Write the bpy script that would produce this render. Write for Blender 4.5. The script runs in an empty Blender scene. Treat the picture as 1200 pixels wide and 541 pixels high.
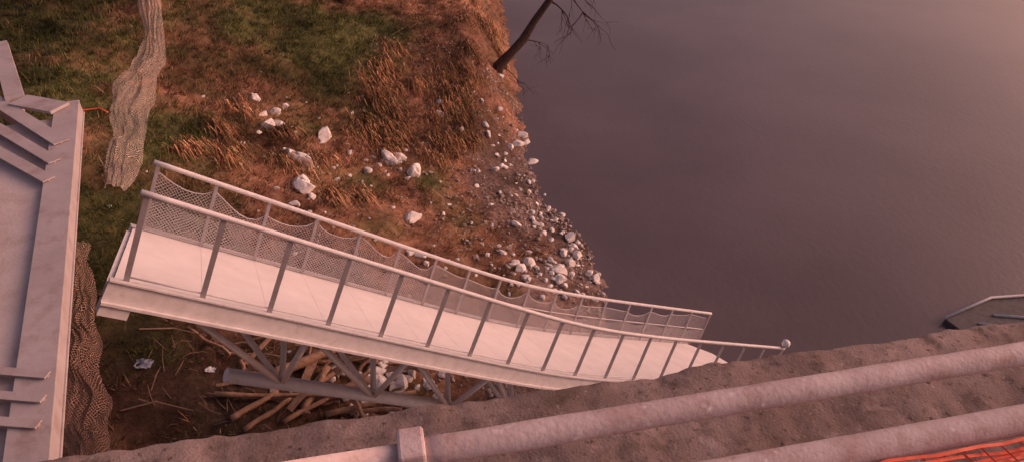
import bpy, math, random, bmesh
import numpy as np
from mathutils import noise, Vector, Matrix
random.seed(7)
S=bpy.context.scene; COL=S.collection
CZ=12.07
S.view_settings.view_transform='Standard'; S.view_settings.look='None'; S.view_settings.exposure=0

# ---------------------------------------------------------------- materials
def new_mat(name):
    m=bpy.data.materials.new(name); m.use_nodes=True
    n=m.node_tree.nodes; n.clear()
    return m,n,m.node_tree.links
def ramp(n,stops):
    r=n.new('ShaderNodeValToRGB'); e=r.color_ramp.elements
    while len(e)<len(stops): e.new(.5)
    for i,(p,c) in enumerate(stops):
        e[i].position=p; e[i].color=(*c,1)
    return r
def noisy(name,stops,scale=5,detail=8,rough=.8,bump=.3,bscale=30,metal=0,bdist=.02,spots=None,spot_scale=20,spot_t=(.6,.7),spec=.3,extra=None):
    m,n,l=new_mat(name)
    tc=n.new('ShaderNodeTexCoord'); out=tc.outputs['Object']
    a=n.new('ShaderNodeTexNoise'); a.inputs['Scale'].default_value=scale; a.inputs['Detail'].default_value=detail; a.inputs['Roughness'].default_value=.65
    l.new(out,a.inputs['Vector'])
    r=ramp(n,stops); l.new(a.outputs['Fac'],r.inputs[0]); col=r.outputs[0]
    for sp in ([(spots,spot_scale,spot_t)] if spots else [])+(extra or []):
        b=n.new('ShaderNodeTexNoise'); b.inputs['Scale'].default_value=sp[1]; b.inputs['Detail'].default_value=8; b.inputs['Roughness'].default_value=.65; l.new(out,b.inputs['Vector'])
        rr=ramp(n,[(sp[2][0],(0,0,0)),(sp[2][1],(1,1,1))]); l.new(b.outputs['Fac'],rr.inputs[0])
        mx=n.new('ShaderNodeMixRGB'); l.new(rr.outputs[0],mx.inputs[0]); l.new(col,mx.inputs[1]); mx.inputs[2].default_value=(*sp[0],1); col=mx.outputs[0]
    p=n.new('ShaderNodeBsdfPrincipled'); l.new(col,p.inputs['Base Color']); p.inputs['Roughness'].default_value=rough; p.inputs['Metallic'].default_value=metal
    p.inputs['Specular IOR Level'].default_value=spec
    if bump:
        c=n.new('ShaderNodeTexNoise'); c.inputs['Scale'].default_value=bscale; c.inputs['Detail'].default_value=8; l.new(out,c.inputs['Vector'])
        bp=n.new('ShaderNodeBump'); bp.inputs['Strength'].default_value=bump; bp.inputs['Distance'].default_value=bdist
        l.new(c.outputs['Fac'],bp.inputs['Height']); l.new(bp.outputs[0],p.inputs['Normal'])
    o=n.new('ShaderNodeOutputMaterial'); l.new(p.outputs[0],o.inputs[0])
    return m
def net_mat(name,color,n_per_unit,thick,rough=.6,warp=.03):
    """woven diamond netting: wires where (slightly warped) UV diagonals cross, open elsewhere"""
    m,n,l=new_mat(name)
    uv=n.new('ShaderNodeTexCoord')
    nn=n.new('ShaderNodeTexNoise'); nn.inputs['Scale'].default_value=3.5; nn.inputs['Detail'].default_value=3; l.new(uv.outputs['UV'],nn.inputs['Vector'])
    sc=n.new('ShaderNodeVectorMath'); sc.operation='SCALE'; l.new(nn.outputs['Color'],sc.inputs[0]); sc.inputs['Scale'].default_value=warp*4
    ad=n.new('ShaderNodeVectorMath'); ad.operation='ADD'; l.new(uv.outputs['UV'],ad.inputs[0]); l.new(sc.outputs[0],ad.inputs[1])
    s=n.new('ShaderNodeSeparateXYZ'); l.new(ad.outputs[0],s.inputs[0])
    def mth(op,a,b=None):
        x=n.new('ShaderNodeMath'); x.operation=op
        for i,v in enumerate((a,b)):
            if v is None: continue
            if hasattr(v,'links'): l.new(v,x.inputs[i])
            else: x.inputs[i].default_value=v
        return x.outputs[0]
    fs=[]
    for op in ('ADD','SUBTRACT'):
        v=mth(op,s.outputs[0],s.outputs[1]); v=mth('MULTIPLY',v,n_per_unit); v=mth('FRACT',v); fs.append(mth('LESS_THAN',v,thick))
    w=mth('MAXIMUM',fs[0],fs[1])
    t=n.new('ShaderNodeBsdfTransparent'); p=n.new('ShaderNodeBsdfPrincipled'); p.inputs['Base Color'].default_value=(*color,1); p.inputs['Roughness'].default_value=rough
    mx=n.new('ShaderNodeMixShader'); l.new(w,mx.inputs[0]); l.new(t.outputs[0],mx.inputs[1]); l.new(p.outputs[0],mx.inputs[2])
    o=n.new('ShaderNodeOutputMaterial'); l.new(mx.outputs[0],o.inputs[0])
    return m

M_deck=noisy('deck_grp',[(.3,(.64,.60,.60)),(.5,(.69,.65,.65)),(.7,(.74,.70,.70))],scale=2.2,detail=12,rough=.6,bump=.15,bscale=60,spots=(.56,.51,.49),spot_scale=6,spot_t=(.56,.95))
M_steel=noisy('galvanised_steel',[(.3,(.56,.53,.54)),(.7,(.70,.67,.68))],scale=9,rough=.5,bump=.05,spots=(.44,.38,.36),spot_scale=7,spot_t=(.56,.85))
M_truss=noisy('truss_paint',[(.3,(.70,.66,.66)),(.7,(.82,.78,.78))],scale=9,rough=.6,bump=.05,spots=(.5,.4,.36),spot_scale=6,spot_t=(.6,.85))
M_post=noisy('post_steel',[(.3,(.32,.29,.31)),(.7,(.44,.41,.43))],scale=9,rough=.5,bump=.05)
M_net=net_mat('panel_net',(.55,.51,.53),19,.17,warp=.025)
M_net2=net_mat('plastic_net',(.70,.58,.50),17,.13,warp=.05)
M_net3=net_mat('brown_net',(.36,.22,.17),19,.15,warp=.05)
M_rock=noisy('pale_rock',[(.25,(.46,.39,.35)),(.45,(.70,.64,.60)),(.75,(.86,.82,.79))],scale=4,rough=.9,bump=.6,bscale=12)
M_peb=noisy('pebble',[(.25,(.22,.15,.12)),(.5,(.36,.28,.24)),(.75,(.56,.49,.46))],scale=1.3,rough=.9,bump=.4,bscale=12)
M_wood=noisy('driftwood',[(.25,(.15,.085,.05)),(.5,(.29,.17,.11)),(.8,(.44,.30,.22))],scale=6,rough=.9,bump=.6,bscale=18)
M_twig=noisy('twig_wood',[(.25,(.10,.06,.04)),(.5,(.2,.13,.09)),(.8,(.34,.24,.19))],scale=2,rough=.9,bump=.3,bscale=18)
M_bark=noisy('dark_bark',[(.3,(.035,.02,.016)),(.7,(.10,.06,.05))],scale=8,rough=.95,bump=.7,bscale=18)
M_conc=noisy('mossy_concrete',[(.3,(.14,.10,.088)),(.46,(.22,.16,.145)),(.6,(.30,.225,.205)),(.75,(.40,.31,.29))],scale=2.6,detail=14,rough=.95,bump=.6,bscale=90,bdist=.006,spots=(.12,.085,.07),spot_scale=10,spot_t=(.5,.70),extra=[((.42,.33,.31),8,(.58,.74)),((.07,.05,.04),30,(.57,.68)),((.46,.38,.36),48,(.62,.74))])
M_concplain=noisy('bridge_concrete',[(.3,(.25,.2,.19)),(.7,(.38,.33,.31))],scale=2,rough=.9,bump=.5,bscale=30)
M_pipe=noisy('weathered_pipe_paint',[(.3,(.42,.32,.32)),(.5,(.53,.43,.43)),(.7,(.62,.53,.53))],scale=5,detail=14,rough=.75,bump=.5,bscale=80,bdist=.004,spots=(.35,.22,.19),spot_scale=16,spot_t=(.5,.8),extra=[((.68,.6,.6),26,(.6,.7))])
M_plat=noisy('pale_panel',[(.3,(.50,.43,.41)),(.7,(.60,.52,.50))],scale=1.5,detail=12,rough=.9,bump=.2,bscale=50,spots=(.40,.31,.28),spot_scale=2.5,spot_t=(.48,.75),spec=.1)
M_frame=noisy('primer_steel',[(.3,(.36,.31,.31)),(.7,(.47,.42,.42))],scale=3,detail=12,rough=.6,bump=.1,spots=(.27,.19,.17),spot_scale=5,spot_t=(.52,.8))
M_orange=noisy('orange_plastic',[(.3,(.80,.08,.03)),(.7,(.95,.2,.1))],scale=8,rough=.5,bump=.1)
M_white=noisy('white_plastic',[(.3,(.75,.75,.75)),(.7,(.85,.85,.85))],scale=8,rough=.4,bump=0)
M_dark=noisy('dark_rubber',[(.3,(.05,.045,.05)),(.7,(.11,.10,.105))],scale=6,rough=.7,bump=.1)
M_blue=noisy('blue_plastic',[(.3,(.20,.22,.28)),(.7,(.30,.32,.38))],scale=8,rough=.6,bump=.1)

# ---------------------------------------------------------------- mesh builder
class MB:
    def __init__(s): s.v=[];s.f=[];s.uv={}
    def quad(s,a,b,c,d,uv=None):
        i=len(s.v); s.v+= [tuple(a),tuple(b),tuple(c),tuple(d)]; s.f.append((i,i+1,i+2,i+3))
        if uv: s.uv[len(s.f)-1]=uv
    def beam(s,a,b,w,h,up=(0,0,1)):
        s.sweep([a,b],w,h,up)
    def sweep(s,pts,w,h,up):
        pts=[Vector(p) for p in pts];up=Vector(up);base=len(s.v)
        for k,p in enumerate(pts):
            t=(pts[min(k+1,len(pts)-1)]-pts[max(k-1,0)]).normalized()
            x=t.cross(up).normalized();y=x.cross(t).normalized()
            for sx,sy in((-1,-1),(1,-1),(1,1),(-1,1)): s.v.append(tuple(p+x*sx*w/2+y*sy*h/2))
        for k in range(len(pts)-1):
            for j in range(4):
                a=base+k*4+j;b=base+k*4+(j+1)%4; s.f.append((a,b,b+4,a+4))
        e=base+(len(pts)-1)*4
        s.f+=[(base,base+3,base+2,base+1),(e,e+1,e+2,e+3)]
    def tube(s,pts,rad,n=10,cap=True):
        pts=[Vector(p) for p in pts]
        if not hasattr(rad,'__len__'): rad=[rad]*len(pts)
        base=len(s.v);prev=None
        for k,p in enumerate(pts):
            t=(pts[min(k+1,len(pts)-1)]-pts[max(k-1,0)]).normalized()
            x=(prev-t*prev.dot(t)) if prev else t.cross(Vector((0,0,1)) if abs(t.z)<.95 else Vector((1,0,0)))
            x.normalize();prev=x;y=t.cross(x)
            for j in range(n):
                a=2*math.pi*j/n; s.v.append(tuple(p+(x*math.cos(a)+y*math.sin(a))*rad[k]))
        for k in range(len(pts)-1):
            for j in range(n):
                a=base+k*n+j;b=base+k*n+(j+1)%n; s.f.append((a,b,b+n,a+n))
        if cap:
            s.f.append(tuple(base+j for j in range(n))[::-1]); s.f.append(tuple(base+(len(pts)-1)*n+j for j in range(n)))
    def obj(s,name,mat,parent=None,smooth=False,bevel=0):
        me=bpy.data.meshes.new(name); me.from_pydata(s.v,[],s.f)
        if s.uv:
            u=me.uv_layers.new(name='UVMap')
            for fi,c in s.uv.items():
                for k,li in enumerate(me.polygons[fi].loop_indices): u.data[li].uv=c[k]
        me.materials.append(mat)
        if smooth:
            for p in me.polygons: p.use_smooth=len(p.vertices)==4
        o=bpy.data.objects.new(name,me); COL.objects.link(o)
        if parent: o.parent=parent
        if bevel:
            b=o.modifiers.new('b','BEVEL'); b.width=bevel; b.segments=2
        return o
def empty(name):
    o=bpy.data.objects.new(name,None); COL.objects.link(o); o.empty_display_size=.2; return o

# ---------------------------------------------------------------- terrain
SY=[-400,-20,4,8.46,10.42,11.55,13.69,15,16.46,17.59,19.68,22.85,26.8,30.8,38.7,50.6,120,400]
SX=[-3,-.5,.3,.95,2.0,2.3,2.59,2.32,1.82,1.08,.57,.22,-.02,-.4,-1.11,-1.87,-6,-40]
def sm(t): t=max(0,min(1,t)); return t*t*(3-2*t)
def nz(x,y,s,o=3): return noise.fractal(Vector((x*s,y*s,3.7)),1.0,2.0,o)
def D(x,y): return float(np.interp(y,SY,SX))-x
def H(x,y):
    d=D(x,y)+.25*nz(x,y,.9)
    if x>100: return -2.5+5*sm((x-112)/12)
    if d<0: return max(-2.5,.3*d)
    A=.22*min(d,5)+.38*max(0,min(d-5,9))+.05*max(0,min(d-14,40))
    B=1.9*sm(d/2.4)+.22*min(d,13)+.03*max(0,min(d-13,40))
    m=sm((y-18)/7)
    h=A*(1-m)+B*m
    h+= (.25*nz(x,y,.35,3)+.08*nz(x+9,y,1.6,3))*sm(d/1.5)
    return h
GREENS=[(-6.9,22.9,2.2,1.1),(-5.6,24.5,1.8,.9),(-9.1,14.9,1.5,.9),(-8.7,10.6,2.0,.9),(-2.6,17.2,.7,.9),(-9.5,22.8,2.4,.6),(-5.2,20.0,.9,.8),(-12,15,2,.7),(-4.5,16.2,.7,.7),(-7.2,8.6,1.0,.5),(-1.2,15.5,.7,.5),(-13,24,3,.4),(-15,19,3,.6),(-.6,19.2,.5,.5),(-6.6,18.6,.8,.6),(-3.4,13.9,.7,.6)]
def green(x,y):
    g=0
    for a,b,r,w in GREENS: g=max(g,w*math.exp(-((x-a)**2+(y-b)**2)/(r*r)))
    n_=nz(x,y,.8,4)
    return max(0,min(1,g*1.3+.55*n_+.32*sm((-x-5.5)/3)))
def shade(x,y):   # random tone patches, a painted bank shadow, darker growth at far left
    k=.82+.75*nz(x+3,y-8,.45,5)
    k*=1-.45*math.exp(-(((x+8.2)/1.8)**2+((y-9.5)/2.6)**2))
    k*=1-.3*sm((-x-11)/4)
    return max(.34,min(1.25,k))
def gangway_shade(x,y):  # shadow beneath the gangway, painted into the ground colour
    return math.exp(-(((x+5.4)/2.6)**2+((y-7.8)/1.9)**2))
def mud(x,y):
    d=D(x,y); return sm(1-(d-1.2+1.2*nz(x,y,.7))/2.0)*(1-sm((y-19.5)/3)*.85)
def line(a,b,s): return np.arange(a,b,s)
xs=np.unique(np.concatenate([np.linspace(-400,-40,10),np.linspace(-40,-20,20),line(-20,4,.11),np.linspace(4,12,14),np.linspace(12,110,8),np.linspace(110,130,8),np.linspace(130,400,6)]))
ys=np.unique(np.concatenate([np.linspace(-400,-20,10),np.linspace(-20,3,24),line(3,42,.13),np.linspace(42,80,30),np.linspace(80,400,12)]))
V=[];cols=[]
for y in ys:
    for x in xs:
        V.append((x,y,H(x,y)+(.06*noise.fractal(Vector((x*2.5,y*2.5,9)),1,2,4) if -20<x<3 and 3<y<42 else 0)))
        cols.append((green(x,y),mud(x,y),gangway_shade(x,y),shade(x,y)))
nx=len(xs); Fc=[(j*nx+i,j*nx+i+1,(j+1)*nx+i+1,(j+1)*nx+i) for j in range(len(ys)-1) for i in range(nx-1)]
me=bpy.data.meshes.new('ground'); me.from_pydata(V,[],Fc)
ca=me.color_attributes.new('zone','FLOAT_COLOR','POINT'); ca.data.foreach_set('color',np.array(cols,dtype=np.float32).ravel())
me.polygons.foreach_set('use_smooth',[True]*len(Fc))
ground=bpy.data.objects.new('ground',me); COL.objects.link(ground)
m,n,l=new_mat('bank_soil')
at=n.new('ShaderNodeAttribute'); at.attribute_name='zone'; sp=n.new('ShaderNodeSeparateColor'); l.new(at.outputs['Color'],sp.inputs[0])
tc=n.new('ShaderNodeTexCoord')
def tex(sc,det=8,ro=.6):
    a=n.new('ShaderNodeTexNoise'); a.inputs['Scale'].default_value=sc; a.inputs['Detail'].default_value=det; a.inputs['Roughness'].default_value=ro; l.new(tc.outputs['Object'],a.inputs['Vector']); return a.outputs['Fac']
def mix(f,a,b):
    x=n.new('ShaderNodeMixRGB'); l.new(f,x.inputs[0])
    l.new(a,x.inputs[1]); l.new(b,x.inputs[2]); return x.outputs[0]
def R_(f,st): r=ramp(n,st); l.new(f,r.inputs[0]); return r.outputs[0]
red=R_(tex(3.2,12,.75),[(.32,(.11,.05,.03)),(.5,(.30,.145,.088)),(.68,(.48,.29,.21))])
olv=R_(tex(4.5,12,.75),[(.32,(.03,.034,.014)),(.52,(.11,.11,.04)),(.7,(.22,.19,.09))])
mudc=R_(tex(6,12,.8),[(.34,(.12,.072,.058)),(.5,(.28,.18,.15)),(.66,(.50,.38,.33))])
gangway_shade_c=R_(tex(5,12,.75),[(.35,(.03,.02,.014)),(.55,(.08,.052,.038)),(.72,(.20,.13,.10))])  # dark soil tones that paint the shadow beneath the gangway
c=mix(sp.outputs[0],red,olv); c=mix(sp.outputs[1],c,mudc); c=mix(sp.outputs[2],c,gangway_shade_c)
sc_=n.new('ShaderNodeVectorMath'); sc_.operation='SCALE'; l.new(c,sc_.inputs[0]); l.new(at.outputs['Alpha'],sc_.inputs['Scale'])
p=n.new('ShaderNodeBsdfPrincipled'); p.inputs['Roughness'].default_value=.95; p.inputs['Specular IOR Level'].default_value=.15; l.new(sc_.outputs[0],p.inputs['Base Color'])
bp=n.new('ShaderNodeBump'); bp.inputs['Strength'].default_value=1; bp.inputs['Distance'].default_value=.12; l.new(tex(5,12,.75),bp.inputs['Height']); l.new(bp.outputs[0],p.inputs['Normal'])
o=n.new('ShaderNodeOutputMaterial'); l.new(p.outputs[0],o.inputs[0]); me.materials.append(m)

# ---------------------------------------------------------------- river
w=MB(); w.quad((-420,-420,0),(420,-420,0),(420,420,0),(-420,420,0))
m,n,l=new_mat('river_water')
tc=n.new('ShaderNodeTexCoord'); mp=n.new('ShaderNodeMapping'); mp.inputs['Scale'].default_value=(1,.6,1); mp.inputs['Rotation'].default_value=(0,0,.5); l.new(tc.outputs['Object'],mp.inputs['Vector'])
a=n.new('ShaderNodeTexNoise'); a.inputs['Scale'].default_value=5; a.inputs['Detail'].default_value=6; a.inputs['Roughness'].default_value=.6; l.new(mp.outputs[0],a.inputs['Vector'])
a2=n.new('ShaderNodeTexNoise'); a2.inputs['Scale'].default_value=.12; a2.inputs['Detail'].default_value=4; l.new(tc.outputs['Object'],a2.inputs['Vector'])
rr=ramp(n,[(.35,(.098,.078,.086)),(.65,(.135,.108,.117))]); l.new(a2.outputs['Fac'],rr.inputs[0])
p=n.new('ShaderNodeBsdfPrincipled'); p.inputs['Roughness'].default_value=.2; p.inputs['IOR'].default_value=1.33; l.new(rr.outputs[0],p.inputs['Base Color'])
bp=n.new('ShaderNodeBump'); bp.inputs['Strength'].default_value=.22; bp.inputs['Distance'].default_value=.03; l.new(a.outputs['Fac'],bp.inputs['Height']); l.new(bp.outputs[0],p.inputs['Normal'])
o=n.new('ShaderNodeOutputMaterial'); l.new(p.outputs[0],o.inputs[0])
w.obj('river_water',m)

# ---------------------------------------------------------------- grass
m,n,l=new_mat('grass_blades')
at=n.new('ShaderNodeAttribute'); at.attribute_name='col'
p=n.new('ShaderNodeBsdfPrincipled'); p.inputs['Roughness'].default_value=.8; p.inputs['Specular IOR Level'].default_value=.1; l.new(at.outputs['Color'],p.inputs['Base Color'])
o=n.new('ShaderNodeOutputMaterial'); l.new(p.outputs[0],o.inputs[0]); M_grass=m
def tri_object(name,vs,cs):
    me=bpy.data.meshes.new(name); nv=len(vs)
    me.vertices.add(nv); me.vertices.foreach_set('co',np.array(vs,dtype=np.float32).ravel())
    me.loops.add(nv); me.loops.foreach_set('vertex_index',np.arange(nv,dtype=np.int32))
    me.polygons.add(nv//3); me.polygons.foreach_set('loop_start',np.arange(0,nv,3,dtype=np.int32)); me.polygons.foreach_set('loop_total',np.full(nv//3,3,dtype=np.int32))
    me.update(calc_edges=True)
    ca=me.color_attributes.new('col','FLOAT_COLOR','POINT'); ca.data.foreach_set('color',np.array(cs,dtype=np.float32).ravel())
    me.materials.append(M_grass); ob=bpy.data.objects.new(name,me); COL.objects.link(ob); return ob
def vary(c,s=1):
    k=random.uniform(.6,1.5)*s; return (c[0]*k*random.uniform(.9,1.1),c[1]*k*random.uniform(.9,1.1),c[2]*k)
def bank_grass(N,wd):
    vs=[];cs=[];k=0
    while k<N:
        x=random.uniform(-20,1.5);y=random.uniform(5,40)
        d=D(x,y)
        if d<.3: continue
        if random.random()<mud(x,y)*1.1: continue
        if random.random()<gangway_shade(x,y)*.9: continue
        bare=sm((nz(x+31,y+5,.55,3)+.05)/.35)
        if d<9 and y<19 and random.random()<bare*.85: continue
        if y<19 and d<5 and random.random()<.55: continue
        if y>=19 and d<2.6 and random.random()<.85: continue
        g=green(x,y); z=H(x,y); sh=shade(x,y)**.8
        for _ in range(random.randint(4,10)):
            k+=1
            bx=x+random.gauss(0,.08);by=y+random.gauss(0,.08)
            a_=random.uniform(0,6.283);L=random.uniform(.1,.34); lean=random.uniform(.3,1.1)
            dx,dy=math.cos(a_)*lean+.45,math.sin(a_)*lean
            tx,ty=-math.sin(a_)*wd/2,math.cos(a_)*wd/2
            up=random.uniform(.25,.9)
            vs+= [(bx-tx,by-ty,z-.02),(bx+tx,by+ty,z-.02),(bx+dx*L*.9,by+dy*L*.9,z+L*up)]
            q=random.random()
            if q<g*1.15: c_=vary((.105,.13,.032),sh) if random.random()<.65 else vary((.25,.21,.09),sh)
            else:
                q=random.random()
                c_=vary((.38,.20,.11) if q<.45 else (.25,.12,.066) if q<.75 else (.54,.37,.24) if q<.88 else (.16,.12,.05),sh)
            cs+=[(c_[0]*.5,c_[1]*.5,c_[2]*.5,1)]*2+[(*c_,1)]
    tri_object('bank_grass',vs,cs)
bank_grass(170000,.024)
TUS=[(random.uniform(-5.2,-1.8),random.uniform(18.3,23.5),random.uniform(.15,.45)) for _ in range(26)]+[(random.uniform(-2.8,-.8),random.uniform(19.5,32),random.uniform(.12,.3)) for _ in range(14)]+[(random.uniform(-9,-3),random.uniform(14,18),random.uniform(.1,.25)) for _ in range(12)]
def long_tufts(N):
    vs=[];cs=[];wd=.022
    for k in range(N):
        while True:
            a,b,r=random.choice(TUS); X=random.gauss(a,r);Y=random.gauss(b,r)
            if D(X,Y)>.5: break
        z=H(X,Y); L=random.uniform(.2,.7); a=random.gauss(-.4,1.2)
        dx,dy=math.cos(a)*L*.8,math.sin(a)*L*.8
        tx,ty=-math.sin(a)*wd/2,math.cos(a)*wd/2
        mid=(X+dx*.5,Y+dy*.5,z+L*.38); tip=(X+dx,Y+dy,max(z+L*.1-.2,H(X+dx,Y+dy)+.03))
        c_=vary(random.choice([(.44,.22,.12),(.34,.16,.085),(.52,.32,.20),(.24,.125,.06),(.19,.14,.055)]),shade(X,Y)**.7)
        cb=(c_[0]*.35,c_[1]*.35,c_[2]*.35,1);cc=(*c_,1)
        A=(X-tx,Y-ty,z);B=(X+tx,Y+ty,z);C=(mid[0]-tx,mid[1]-ty,mid[2]);Dd=(mid[0]+tx,mid[1]+ty,mid[2])
        vs+=[A,B,Dd,A,Dd,C,C,Dd,tip]; cs+=[cb,cb,cc,cb,cc,cc,cc,cc,cc]
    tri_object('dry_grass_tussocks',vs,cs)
long_tufts(9500)

# ---------------------------------------------------------------- rocks
def rockmesh(name,items,mat,sub=2):
    bm=bmesh.new(); bmesh.ops.create_icosphere(bm,subdivisions=sub,radius=1); base=[v.co.copy() for v in bm.verts]; bf=[[v.index for v in f.verts] for f in bm.faces]; bm.free()
    vs=[];fs=[]
    for (x,y,s) in items:
        q=Vector((random.uniform(-50,50),random.uniform(-50,50),random.uniform(-50,50)))
        R=Matrix.Rotation(random.uniform(0,6.28),3,'Z')@Matrix.Rotation(random.uniform(-.4,.4),3,'X')
        sc=Vector((random.uniform(.85,1.3),random.uniform(.65,1.0),random.uniform(.5,.8)))
        planes=[(Vector((random.gauss(0,1),random.gauss(0,1),random.gauss(0,1))).normalized(),random.uniform(.55,.82)) for _ in range(8)]
        i=len(vs); z=H(x,y)
        for b in base:
            k=1+.4*noise.noise(b*1.1+q)+.14*noise.noise(b*2.7+q)
            c=b*k
            for nn,dd in planes:
                e=c.dot(nn)-dd
                if e>0: c=c-nn*e*.95
            c=R@(Vector((c.x*sc.x,c.y*sc.y,c.z*sc.z))*s*1.2)
            vs.append((x+c.x,y+c.y,z+s*.2+c.z))
        fs+=[tuple(i+j for j in f) for f in bf]
    me=bpy.data.meshes.new(name); me.from_pydata(vs,[],fs); me.materials.append(mat)
    ob=bpy.data.objects.new(name,me); COL.objects.link(ob); return ob
ROCKS=[(-6.01,17.91,.25),(-6.18,15.82,.33),(-6.5,15.95,.25),(-5.9,15.6,.2),(-5.59,14.41,.24),(-5.8,14.8,.2),(-7.52,17.40,.26),(-7.3,17.6,.2),(-8.31,18.69,.18),(-7.61,18.28,.20),(-7.83,17.88,.13),(-4.06,17.82,.28),(-3.83,18.18,.20),(-3.14,17.46,.25),
(-4.45,16.75,.12),(-2.86,14.88,.20),(-2.76,21.0,.19),(-1.98,20.45,.11),(-2.84,21.51,.13),(-1.17,21.19,.13),(-1.02,20.88,.13),(-.68,18.98,.15),(-.48,19.26,.12),(.23,22.05,.17),
(.05,21.32,.19),(.40,21.66,.15),(.63,20.30,.19),(-.20,20.99,.14),(1.09,18.21,.14),(1.51,17.53,.11),(1.63,17.05,.12),(1.16,15.38,.10),(.12,15.77,.13),(.87,16.16,.11),
(1.78,15.71,.18),(1.86,15.25,.15),(1.53,14.85,.13),(1.94,14.82,.18),(1.71,14.36,.15),(2.25,14.09,.15),(2.43,13.91,.17),(1.36,13.78,.19),(1.35,13.45,.17),(1.13,14.26,.12),
(.52,13.94,.17),(.28,13.57,.14),(0,13.66,.14),(.40,13.31,.12),(-2.69,13.29,.11),(-2.42,13.30,.14),(-2.19,12.94,.11),(-1.24,18.65,.09),(-.70,16.59,.08),(-.79,25.52,.15),
(-1.36,22.60,.10),(-2.17,19.35,.09),(-5.22,17.64,.08),(-7.50,18.98,.10),(-5.64,13.61,.14),(-5.36,14.13,.12),(-2.96,9.05,.17),(-2.71,9.15,.19),(-2.52,9.43,.16),(-2.27,9.25,.16),
(-2.09,9.54,.14),(-2.83,9.35,.14),(-2.32,9.11,.15),(-3.17,9.20,.12),(-3.49,9.43,.12),(-1.7,9.3,.13)]
rockmesh('riverbank_rocks',ROCKS,M_rock,3)
peb=[]
while len(peb)<2600:
    x=random.uniform(-6,2.6);y=random.uniform(8,25)
    d=D(x,y)
    if d<-.15: continue
    if random.random()<math.exp(-d/1.8)*(.5+nz(x,y,.6)*1.5)+.02: peb.append((x,y,random.uniform(.015,.055)*(1.8 if random.random()<.07 else 1)))
rockmesh('shore_pebbles',peb,M_peb,1)
sm2=[(random.gauss(1.4,.7),random.uniform(12.8,17.5),random.uniform(.035,.10)) for _ in range(70)]+[(random.gauss(.0,1.0),random.uniform(17,23),random.uniform(.04,.10)) for _ in range(50)]+[(random.gauss(-3,1.2),random.gauss(9.2,.5),random.uniform(.05,.12)) for _ in range(40)]+[(random.gauss(.1,1.1),random.gauss(13.6,.5),random.uniform(.04,.10)) for _ in range(35)]+[(random.gauss(-5.5,2),random.gauss(16.5,1.6),random.uniform(.03,.09)) for _ in range(90)]
rockmesh('scattered_stones',[q for q in sm2 if D(q[0],q[1])>-.1],M_rock,2)

# ---------------------------------------------------------------- gangway
G=dict(x=-3.97,y=4.924,z=CZ-4.594,a1=.435,s1=.617,a2=.5,s2=.486,l1=.448,l2=.18,w=2.146,h=1.096,hf=1.049,s=.769,sk=-.124,dz=-.873)
t1=Vector((math.cos(G['a1'])*math.cos(G['s1']),math.sin(G['a1'])*math.cos(G['s1']),-math.sin(G['s1'])))
t2=Vector((math.cos(G['a2'])*math.cos(G['s2']),math.sin(G['a2'])*math.cos(G['s2']),-math.sin(G['s2'])))
def Bp(i,side,top=0.):
    g=math.log(1+math.exp((i-9)*1.1))/1.1
    P=Vector((G['x'],G['y'],G['z']))+t1*G['s']*(i-g)+t2*G['s']*g
    fb=sm((i-7)/4); a=G['a1']*(1-fb)+G['a2']*fb
    P=P+side*(Vector((-math.sin(G['a1']),math.cos(G['a1']),0))*G['w']+t1*G['sk']+Vector((0,0,G['dz'])))
    if top:
        ll=G['l1']+(G['l2']-G['l1'])*min(max(i,0),12)/12
        hh=G['hf'] if side>.5 else G['h']
        P=P+hh*top*Vector((math.cos(a)*math.sin(ll),math.sin(a)*math.sin(ll),math.cos(ll)))
    return P
gw=empty('gangway')
st=[-.15]+list(range(1,18))
dk=MB(); N_up=(Bp(0,1)-Bp(0,0)).cross(t1).normalized()*-1
if N_up.z<0: N_up=-N_up
for a_,b_ in zip(st[:-1],st[1:]):
    g=.002
    A,B,C,E=Bp(a_+g,0),Bp(b_-g,0),Bp(b_-g,1),Bp(a_+g,1)
    lo=[q-N_up*.04 for q in (A,B,C,E)]
    dk.quad(A,B,C,E); dk.quad(lo[3],lo[2],lo[1],lo[0])
    for u,v,u2,v2 in((A,B,lo[0],lo[1]),(B,C,lo[1],lo[2]),(C,E,lo[2],lo[3]),(E,A,lo[3],lo[0])): dk.quad(v,u,u2,v2)
dk.obj('deck',M_deck,gw)
sb=MB()
ii=np.linspace(-.2,17,36)
for sd,off in((0,-.035),(1,.035)):
    ln=[Bp(float(i),sd+off/2) for i in ii]
    sb.sweep([q-N_up*.10 for q in ln],.05,.22,N_up)
    sb.sweep([q-N_up*.225 for q in ln],.15,.03,N_up)
    sb.sweep([q+N_up*.02 for q in ln],.10,.02,N_up)
for i in range(0,18): sb.beam(Bp(i,.02)-N_up*.14,Bp(i,.98)-N_up*.14,.08,.12,N_up)
sb.obj('side_stringers',M_steel,gw)
rl=MB()
for sd in(0,1):
    rl.tube([Bp(float(i),sd,1) for i in np.linspace(-.08,17,50)],.033,10)
rl.obj('handrails',M_steel,gw,smooth=True)
mr=MB()
for sd in (0,1):
    for fr in ((.08,) if sd==0 else (.06,.5)):
        mr.tube([Bp(i,sd,fr) for i in range(0,18)],.011,6)
mr.obj('mid_rails',M_steel,gw,smooth=True)
ps=MB()
for sd in (0,1):
    for i in range(0,18):
        A=Bp(i,sd,-.1);B=Bp(i,sd,.97)
        ps.beam(A,B,.055 if sd==0 else .045,.025,t1.cross(B-A))
ps.obj('railing_posts',M_post,gw)
random.seed(11); SAG=[random.choice([.1,.25,.5,.9,1.2]) for _ in range(18)]; PK=[random.uniform(.76,.93) for _ in range(19)]; SK=[random.uniform(.55,2.0) for _ in range(18)]; BU=[random.uniform(.2,1) for _ in range(18)]
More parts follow.
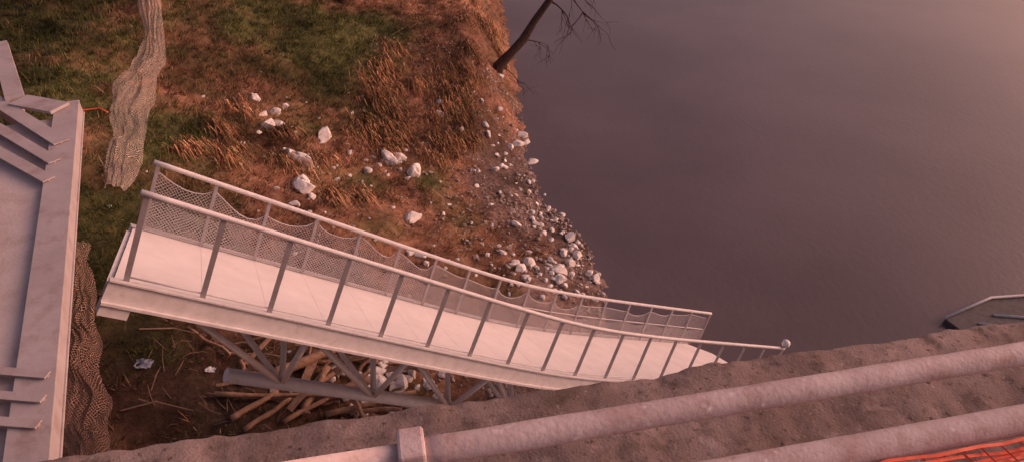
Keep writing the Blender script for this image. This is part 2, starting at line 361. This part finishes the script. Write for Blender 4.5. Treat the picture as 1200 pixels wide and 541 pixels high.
def ntop(u):
    i=min(int(u),16);fr=u-i
    return PK[i]*(1-fr)+PK[i+1]*fr-.15*max(0,math.sin(math.pi*fr**SK[i]))**.7*SAG[i]
def bul(u,f):   # loose net bulging outwards
    i=min(int(u),16);fr=u-i
    return 1.004+.045*BU[i]*math.sin(math.pi*fr)*math.sin(math.pi*min(f*.8+.1,1))
nt=MB();K=8;Q=4
for i in range(17):
    for k in range(K):
        u0=i+k/K;u1=i+(k+1)/K-(1e-6 if k==K-1 else 0)
        L0=u0*G['s'];L1=u1*G['s']
        for q_ in range(Q):
            f0,f1=q_/Q,(q_+1)/Q
            a0,a1_=ntop(u0)*f0,ntop(u0)*f1;b0,b1_=ntop(u1)*f0,ntop(u1)*f1
            nt.quad(Bp(u0,bul(u0,f0),max(a0,.02)),Bp(u1,bul(u1,f0),max(b0,.02)),Bp(u1,bul(u1,f1),b1_),Bp(u0,bul(u0,f1),a1_),uv=[(L0,a0),(L1,b0),(L1,b1_),(L0,a1_)])
nt.obj('net_panels',M_net,gw)
nt=MB()
for i in range(17):
    for k in range(K):
        u0=i+k/K;u1=i+(k+1)/K
        tf=lambda u:.46+.03*math.sin(u*5)
        L0=u0*G['s']+5.013;L1=u1*G['s']+5.013
        nt.quad(Bp(u0,.985,.02),Bp(u1,.985,.02),Bp(u1,.985,tf(u1)),Bp(u0,.985,tf(u0)),uv=[(L0,0),(L1,0),(L1,tf(u1)),(L0,tf(u0))])
nt.obj('lower_net',M_net,gw)
tw=MB(); tw.tube([Bp(u/6,bul(u/6,1),ntop(u/6)) for u in range(0,102)],.007,5); tw.obj('net_cord',M_steel,gw)
tr=MB()
def Cc(i): return Bp(i,.35)+Vector((0,0,-1.80))
tr.tube([Cc(.85),Cc(9.0)],.10,16)
tr.obj('bottom_chord',M_truss,gw,smooth=True)
tr=MB()
for i in [1.9,3.9,5.9,7.9]:
    for sd in (0.02,.98):
        tr.tube([Bp(i-1,sd)-N_up*.2,Cc(i)],.045,10); tr.tube([Bp(i+.9,sd)-N_up*.2,Cc(i)],.045,10)
tr.obj('truss_diagonals',M_truss,gw,smooth=True)
eb=MB()
A=Bp(-.2,0)-N_up*.3
eb.beam(Bp(-.19,0.03)-N_up*.12,Bp(-.19,.97)-N_up*.12,.05,.16,N_up)
eb.beam(A,A+t1*.28,.18,.12,N_up)
eb.obj('end_bearing',M_steel,gw)
pl=MB()
for sd in (.15,.85):
    q=Bp(16.6,sd); pl.tube([(q.x,q.y,-2.4),(q.x,q.y,q.z-.2)],.09,12)
pl.obj('support_piles',M_steel,gw,smooth=True)
lm=MB(); q=Bp(17,0,1); lm.tube([q,q+Vector((0,0,.1))],.03,8)
lm.tube([q+Vector((0,0,.08)),q+Vector((0,0,.13)),q+Vector((0,0,.2)),q+Vector((0,0,.25))],[.06,.09,.08,.03],12)
lm.obj('end_marker_lamp',M_white,gw,smooth=True)

# ---------------------------------------------------------------- bridge edge and handrail
bd=Vector((.973,.231,0)).normalized(); bn=Vector((-bd.y,bd.x,0))
P0=Vector((.18,1.84,CZ-2.2))
br=empty('concrete_bridge')
lg=MB()
prof=[(-3.0,0),(-1.6,0)]+[(-1.6+.04*k,0) for k in range(1,39)]+[(-.03,-.004),(-.012,-.018),(0,-.04),(.004,-.09),(.0,-.2),(.0,-.5)]
us=np.concatenate([np.arange(-3,5,.025),np.linspace(5.2,9,20)])
vv=[];ff=[]
for u in us:
    for (a,b) in prof:
        q=P0+bd*float(u)+bn*a+Vector((0,0,b))
        h=.014*noise.fractal(q*4,1,2,4)*(a>-1.7)+.005*noise.noise(q*25)*(a>-1.7)
        o_=(.02*noise.fractal(q*3+Vector((5,0,0)),1,2,4)+.014*noise.noise(Vector((u*13,b*8,2))))*(a>-.1)
        vv.append(tuple(q+Vector((0,0,h))+bn*o_))
L=len(prof)
for i in range(len(us)-1):
    for j in range(L-1): ff.append((i*L+j,(i+1)*L+j,(i+1)*L+j+1,i*L+j+1))
lg.v=vv;lg.f=ff; lg.obj('edge_kerb',M_conc,br,smooth=True)
gb=MB()
gb.beam(P0+bd*-60+bn*-2.0+Vector((0,0,-.95)),P0+bd*80+bn*-2.0+Vector((0,0,-.95)),3.6,1.5)
gb.beam(P0+bd*-60+bn*-.3+Vector((0,0,-.52)),P0+bd*-3+bn*-.3+Vector((0,0,-.52)),.6,1.0)
gb.beam(P0+bd*9+bn*-.3+Vector((0,0,-.52)),P0+bd*80+bn*-.3+Vector((0,0,-.52)),.6,1.0)
gb.obj('deck_girder',M_concplain,br)
hr=empty('pipe_handrail')
pp=MB()
c0=Vector((.37,.87,CZ-1.1)); dr=Vector((.97,.235,0)).normalized(); dn=Vector((-dr.y,dr.x,0))
pts=[c0+dr*t+Vector((0,0,.003*math.sin(t*2.3))) for t in np.arange(-.54,8,.04)]
pp.tube(pts,[.0275+.0014*noise.noise(q*16) for q in pts],20)
pp.tube([c0+dr*t for t in (-8,-.55)],.022,16)
pp.obj('top_pipe',M_pipe,hr,smooth=True)
cl=MB(); q=c0+dr*-.56
cl.beam(q-dr*.026,q+dr*.026,.07,.072)
cl.obj('clamp',M_pipe,hr,bevel=.006)
cl=MB()
for t in (-.56,2.2,5.0):
    q=c0+dr*t; cl.beam(q+Vector((0,0,-.04)),q+Vector((0,0,-1.12)),.045,.045,(0,1,0))
cl.obj('rail_posts',M_pipe,hr,bevel=.004)
r2=MB(); c1=Vector((.88,1.17,CZ-1.7))
pts=[c1+dr*t for t in np.arange(-6,8,.08)]
r2.tube(pts,[.047+.0014*noise.noise(q*12) for q in pts],20)
r2.obj('lower_pipe',M_pipe,hr,smooth=True)
ob=MB()
for k in range(22):
    off=.07+.016*k
    pts=[]
    for t in np.arange(-1,4,.08):
        q=c1+dr*float(t)-dn*off+Vector((0,0,.0+.02*math.sin(k*1.3+t*3)+.02*noise.noise(Vector((t*4,k*.7,1)))))
        q+=dn*.016*noise.noise(Vector((t*5,k*.9,4)))
        pts.append(q)
    ob.sweep(pts,.011,.003,(0,0,1))
for t in np.arange(-1,4,.07):
    q=c1+dr*float(t)-dn*.07
    ob.tube([q+Vector((0,0,.004)),q-dn*.16+Vector((0,0,.006))+dr*.02,q-dn*.33+dr*.01],.003,4)
ob.obj('orange_barrier_netting',M_orange)

# ---------------------------------------------------------------- steel platform at left
sp_=empty('steel_platform')
z0=CZ-3
def PZ(x,y,z=0): return Vector((x,y,z0+z))
ed=Vector((-2.30-(-4.38),1.87-5.84,0)).normalized(); en=Vector((ed.y,-ed.x,0))
if en.x>0: en=-en
E0=Vector((-4.38,5.84,0));E1=E0+ed*5.2
fl=MB()
A=E0+Vector((0,0,z0));B=E1+Vector((0,0,z0))
fl.beam(A+en*.105,B+en*.105,.21,.016)
fl.beam(A+en*.012+Vector((0,0,-.065)),B+en*.012+Vector((0,0,-.065)),.016,.11)
fl.beam(A+en*.08+Vector((0,0,-.13)),B+en*.08+Vector((0,0,-.13)),.17,.016)
fl.obj('edge_channel',M_frame,sp_,bevel=.003)
rb=MB()
def rib(p0,p1,h,wf):
    a=PZ(*p0,.0);b=PZ(*p1,.0)
    rb.beam(a+Vector((0,0,.0145-h/2)),b+Vector((0,0,.0145-h/2)),.016,h)
    rb.beam(a+Vector((0,0,.022)),b+Vector((0,0,.022)),wf,.012)
rib((-6.2,6.45),(-4.05,4.98),.2,.13)
rib((-6.0,5.98),(-3.92,4.66),.2,.10)
rib((-5.8,5.55),(-3.80,4.38),.2,.10)
for k in range(3): rib((-4.0,2.46-.17*k),(-2.62+.075*k,2.40-.165*k),.16,.055)
rb.beam(PZ(-6.0,7.1,.03),PZ(-4.95,5.75,.03),.16,.05)
rb.beam(PZ(-6.0,7.1,-.13),PZ(-4.95,5.75,-.13),.03,.25)
rb.beam(PZ(-4.9,5.72,.03),PZ(-4.42,5.60,.03),.22,.03)
rb.obj('stiffener_ribs',M_frame,sp_)
pn=MB()
pa=E0+en*.2+ed*.25; pb=E0+en*.2+ed*5.2
q=[Vector((v.x,v.y,z0-.04)) for v in (pa,pb,pb+en*3,pa+en*3)]
pn.v=[tuple(v) for v in q]+[tuple(v-Vector((0,0,.04))) for v in q]
pn.f=[(3,2,1,0),(4,5,6,7)]+[(k,(k+1)%4,4+(k+1)%4,4+k) for k in range(4)]
pn.obj('floor_panel',M_plat,sp_)

# ---------------------------------------------------------------- nets lying on the bank
def net_strip(name,path,widths,mat,hgt=.25,fold=.5):
    b=MB();n_=70;cr=14
    P=[Vector((x,y,0)) for x,y in path]
    def at(t):
        t=t*(len(P)-1);i=min(int(t),len(P)-2);f=t-i
        w_=widths[i]*(1-f)+widths[i+1]*f
        a=P[max(i-1,0)];b_=P[i];c=P[i+1];d=P[min(i+2,len(P)-1)]
        q=.5*((2*b_)+(c-a)*f+(2*a-5*b_+4*c-d)*f*f+(3*b_-a-3*c+d)*f**3)
        return q,w_,(c-b_).lerp(d-c,f*.5).normalized()
    rows=[]
    Ltot=sum((P[i+1]-P[i]).length for i in range(len(P)-1))
    for k in range(n_+1):
        c,w_,d=at(k/n_); nn=Vector((-d.y,d.x,0)); row=[]
        for j in range(cr+1):
            s=(j/cr-.5)
            wob=.16*noise.noise(Vector((k*.15,j*.12,2)))
            q=c+nn*(s*w_+wob)
            z=H(q.x,q.y)+.14+hgt*abs(noise.noise(Vector((k*.08,j*fold,7))))+hgt*.5*math.cos(s*math.pi)
            row.append((q.x,q.y,z))
        rows.append(row)
    for k in range(n_):
        for j in range(cr):
            u0,u1=k/n_*Ltot,(k+1)/n_*Ltot;v0,v1=j/cr*1.1,(j+1)/cr*1.1
            b.quad(rows[k][j],rows[k+1][j],rows[k+1][j+1],rows[k][j+1],uv=[(u0,v0),(u1,v0),(u1,v1),(u0,v1)])
    b.obj(name,mat,smooth=True)
net_strip('discarded_netting',[(-14.2,26),(-13.1,23),(-11.7,20),(-11.0,17.8),(-10.3,15.6),(-9.6,13.8),(-9.0,12.0)],[.5,.6,.7,.75,.8,.7,.4],M_net2,.15)
net_strip('discarded_netting',[(-9.0,10.2),(-8.4,9.0),(-7.7,7.7),(-7.1,6.5),(-6.7,5.6)],[.5,.7,.7,.6,.6],M_net3,.2)
rp=MB(); rp.tube([(x,y,H(x,y)+.35+.08*math.sin(x*3)) for x,y in [(-11.8,13.2),(-11.3,13.8),(-10.9,14.3),(-10.5,14.6),(-10.2,14.4)]],.018,6); rp.obj('orange_rope',M_orange,smooth=True)

# ---------------------------------------------------------------- driftwood
random.seed(21)
def log_into(m_,a,b,r,lift=.12):
    pts=[]
    for k in range(9):
        t=k/8;x=a[0]+(b[0]-a[0])*t;y=a[1]+(b[1]-a[1])*t
        pts.append(Vector((x+.03*math.sin(k*1.3+a[0]),y+.02*math.cos(k*1.1),0)))
    z0_,z1_=H(*a)+r+.05,H(*b)+r+lift
    for k,q in enumerate(pts): q.z=max(z0_+(z1_-z0_)*k/8,H(q.x,q.y)+r*.5)
    m_.tube(pts,[r*(1.1-.3*k/8)*(1+.08*math.sin(k*2.1)) for k in range(9)],9)
LOGS=[((-5.17,7.49),(-4.48,8.28),.06),((-4.88,7.32),(-4.20,8.14),.05),((-4.74,8.62),(-3.60,9.53),.11),((-4.0,7.98),(-3.71,9.06),.08),((-4.54,9.05),(-2.35,9.75),.05),((-3.86,8.35),(-2.77,8.95),.11),((-5.6,7.9),(-3.2,8.5),.045),((-4.3,7.7),(-3.1,8.9),.05),((-3.6,8.1),(-1.9,8.9),.06),((-6.6,9.3),(-5.6,8.9),.03)]
for a,b,r in LOGS:
    m_=MB(); log_into(m_,a,b,r,.12+random.uniform(0,.2)); m_.obj('driftwood_log',M_wood,smooth=True)
m_=MB()
for k in range(30):
    x=random.uniform(-5.3,-2.0);y=random.uniform(7.6,9.6);a=random.gauss(.6,.8);L=random.uniform(.4,1.3)
    p0=(x-math.cos(a)*L/2,y-math.sin(a)*L/2);p1=(x+math.cos(a)*L/2,y+math.sin(a)*L/2)
    if k%3==0:
        z=H(x,y)+random.uniform(.1,.35); m_.beam((*p0,z),(*p1,z+random.uniform(-.1,.25)),random.uniform(.08,.18),.03,(random.uniform(-.3,.3),random.uniform(-.3,.3),1))
    else: log_into(m_,p0,p1,random.uniform(.02,.055),random.uniform(.1,.5))
m_.obj('driftwood_pile',M_wood)
tw=MB()
for _ in range(150):
    x=random.gauss(-4.1,1.5);y=random.gauss(8.5,1.0)
    if D(x,y)<.2: continue
    a=random.uniform(0,3.14);L=random.uniform(.15,.6);z=H(x,y)+.03
    x2=x+math.cos(a)*L;y2=y+math.sin(a)*L
    tw.tube([(x,y,z),((x+x2)/2+random.uniform(-.05,.05),(y+y2)/2,z+.05),(x2,y2,H(x2,y2)+random.uniform(.02,.12))],[.009,.008,.004],5)
for _ in range(260):
    x=random.uniform(-5,1.5);y=random.uniform(13.5,27)
    if D(x,y)<.3: continue
    a=random.uniform(0,3.14);L=random.uniform(.2,.7);z=H(x,y)+.03
    x2=x+math.cos(a)*L;y2=y+math.sin(a)*L
    tw.tube([(x,y,z),(x2,y2,H(x2,y2)+random.uniform(.05,.2))],[.012,.006],4)
for (x,y) in [(-6.9,7.2),(-7.3,8.9),(-6.0,9.0)]:
    tw.tube([(x,y,H(x,y)+.03),(x+.5,y+.25,H(x+.5,y+.25)+.15),(x+1.1,y+.3,H(x+1.1,y+.3)+.1)],[.018,.015,.008],5)
tw.obj('driftwood_twigs',M_twig)
for (x,y,s,mt) in((-6.90,8.16,.16,M_blue),(-5.84,8.44,.10,M_white),(-12.8,22.6,.22,M_white)):
    m_=MB();K_=6;g=[[ (x+(i/K_-.5)*s*2+.03*noise.noise(Vector((i,j,x))),y+(j/K_-.5)*s*1.5+.04*noise.noise(Vector((i,j,y))),H(x,y)+.08+.35*s*noise.noise(Vector((i*.5,j*.5,x)))) for j in range(K_+1)] for i in range(K_+1)]
    for i in range(K_):
        for j in range(K_):
            if (i in(0,K_-1)) and (j in(0,K_-1)): continue
            m_.quad(g[i][j],g[i+1][j],g[i+1][j+1],g[i][j+1])
    m_.obj('plastic_litter',mt)

# ---------------------------------------------------------------- bare trees
def bare_tree(name,trunk,rads,twigs,seed,depth=3,droop=.25):
    random.seed(seed); b=MB(); e=empty(name)
    b.tube(trunk,rads,12); b.obj('trunk',M_bark,e,smooth=True)
    t_=MB()
    def br_(p,d,L,r,k):
        pts=[p];q=p.copy();dd=d.copy()
        for s in range(5):
            dd=(dd+Vector((random.gauss(0,.18),random.gauss(0,.18),random.gauss(0,.15)-droop*.25))).normalized()
            q=q+dd*L/5; pts.append(q.copy())
        t_.tube(pts,[max(.005,r*(1-.15*i)) for i in range(6)],6)
        if k>0:
            for s in range(random.randint(3,5)):
                i=random.randint(2,5)
                nd=(dd+Vector((random.gauss(0,.6),random.gauss(0,.6),random.gauss(0,.5)))).normalized()
                br_(pts[i],nd,L*random.uniform(.45,.75),max(.007,r*.5),k-1)
    for (ti,d,L,r) in twigs: br_(Vector(trunk[ti]),Vector(d).normalized(),L,r,depth)
    t_.obj('branches',M_bark,e,smooth=True)
bare_tree('bare_tree',[(-1.15,26.0,.5),(-.85,26.2,1.15),(-.35,26.35,1.7),(.1,26.6,2.15),(.55,26.85,2.9),(1.1,27.0,3.7),(1.5,27.2,4.5),(1.9,27.3,5.6)],[.30,.24,.18,.19,.15,.14,.11,.08],
  [(3,(1,.3,.1),1.2,.03),(5,(1,-.1,-.2),1.6,.04),(6,(1,-.1,-.9),2.0,.045),(6,(1,-.6,-.8),1.8,.035),(7,(1,0,.5),2.0,.05),(7,(-.3,.2,1),1.5,.04),(1,(.6,-.6,-.2),1.2,.025),(0,(-.6,-.6,.2),1.0,.025)],3,2,.45)
bare_tree('bare_tree',[(-7.3,26.4,3.0),(-7.3,26.4,3.8),(-7.25,26.5,4.8),(-7.2,26.6,6.2),(-7.0,26.7,8.0)],[.28,.22,.2,.17,.14],[(3,(.4,.2,1),2.4,.07),(4,(-.4,.3,1),2.4,.07),(4,(.4,-.2,1),2.0,.07)],5,2)

# ---------------------------------------------------------------- floating pontoon at right
pt=empty('floating_pontoon')
poly=[(11.75,12.85),(13.5,13.75),(14.8,13.95),(18.5,14.3),(18.5,10.0),(13.2,10.0)]
b=MB(); i0=len(poly)
b.v=[(x,y,.14) for x,y in poly]+[(x,y,-.2) for x,y in poly]
b.f=[tuple(range(i0))[::-1]]+[(k,(k+1)%i0,i0+(k+1)%i0,i0+k) for k in range(i0)]
b.obj('hull',M_dark,pt,bevel=.03)
b=MB()
b.tube([(x,y,.18) for x,y in poly[:4]],.04,8)
for t in (.1,.4,.75): b.beam((11.9+1.7*t,12.6+1.0*t-.3,.17),(15+1.5*t,11.4+2*t,.17),.07,.04)
b.obj('rub_rail',M_steel,pt,smooth=True)

# ---------------------------------------------------------------- light, sky, camera
EL,AZ=math.radians(22),math.radians(76)
W=bpy.data.worlds.new('World'); S.world=W; W.use_nodes=True; n=W.node_tree.nodes; l=W.node_tree.links
bg=n['Background']; sk=n.new('ShaderNodeTexSky'); sk.sky_type='NISHITA'; sk.sun_disc=False; sk.sun_elevation=EL; sk.sun_rotation=AZ; sk.dust_density=5; sk.air_density=1.0
tn=n.new('ShaderNodeMixRGB'); tn.blend_type='MULTIPLY'; tn.inputs[0].default_value=1; tn.inputs[2].default_value=(1.12,.68,.62,1)
l.new(sk.outputs[0],tn.inputs[1]); l.new(tn.outputs[0],bg.inputs[0]); bg.inputs[1].default_value=.15
sd=bpy.data.lights.new('sun','SUN'); sd.energy=1.25; sd.angle=math.radians(50); sd.color=(1,.72,.70)
so=bpy.data.objects.new('sun',sd); COL.objects.link(so)
dirv=Vector((math.sin(AZ)*math.cos(EL),math.cos(AZ)*math.cos(EL),math.sin(EL)))
so.rotation_euler=dirv.to_track_quat('Z','Y').to_euler(); so.location=(0,0,40)
cd=bpy.data.cameras.new('camera'); cd.sensor_width=36; cd.lens=758.4/1200*36; cd.clip_start=.05; cd.clip_end=2000
co=bpy.data.objects.new('camera',cd); COL.objects.link(co); S.camera=co
p_,r_=.644,.045
Fw=Vector((0,math.cos(p_),-math.sin(p_)));R0=Vector((1,0,0));U0=Vector((0,math.sin(p_),math.cos(p_)))
Rr=R0*math.cos(r_)+U0*math.sin(r_);Uu=-R0*math.sin(r_)+U0*math.cos(r_)
mt=Matrix((Rr,Uu,-Fw)).transposed().to_4x4(); mt.translation=(0,0,CZ); co.matrix_world=mt
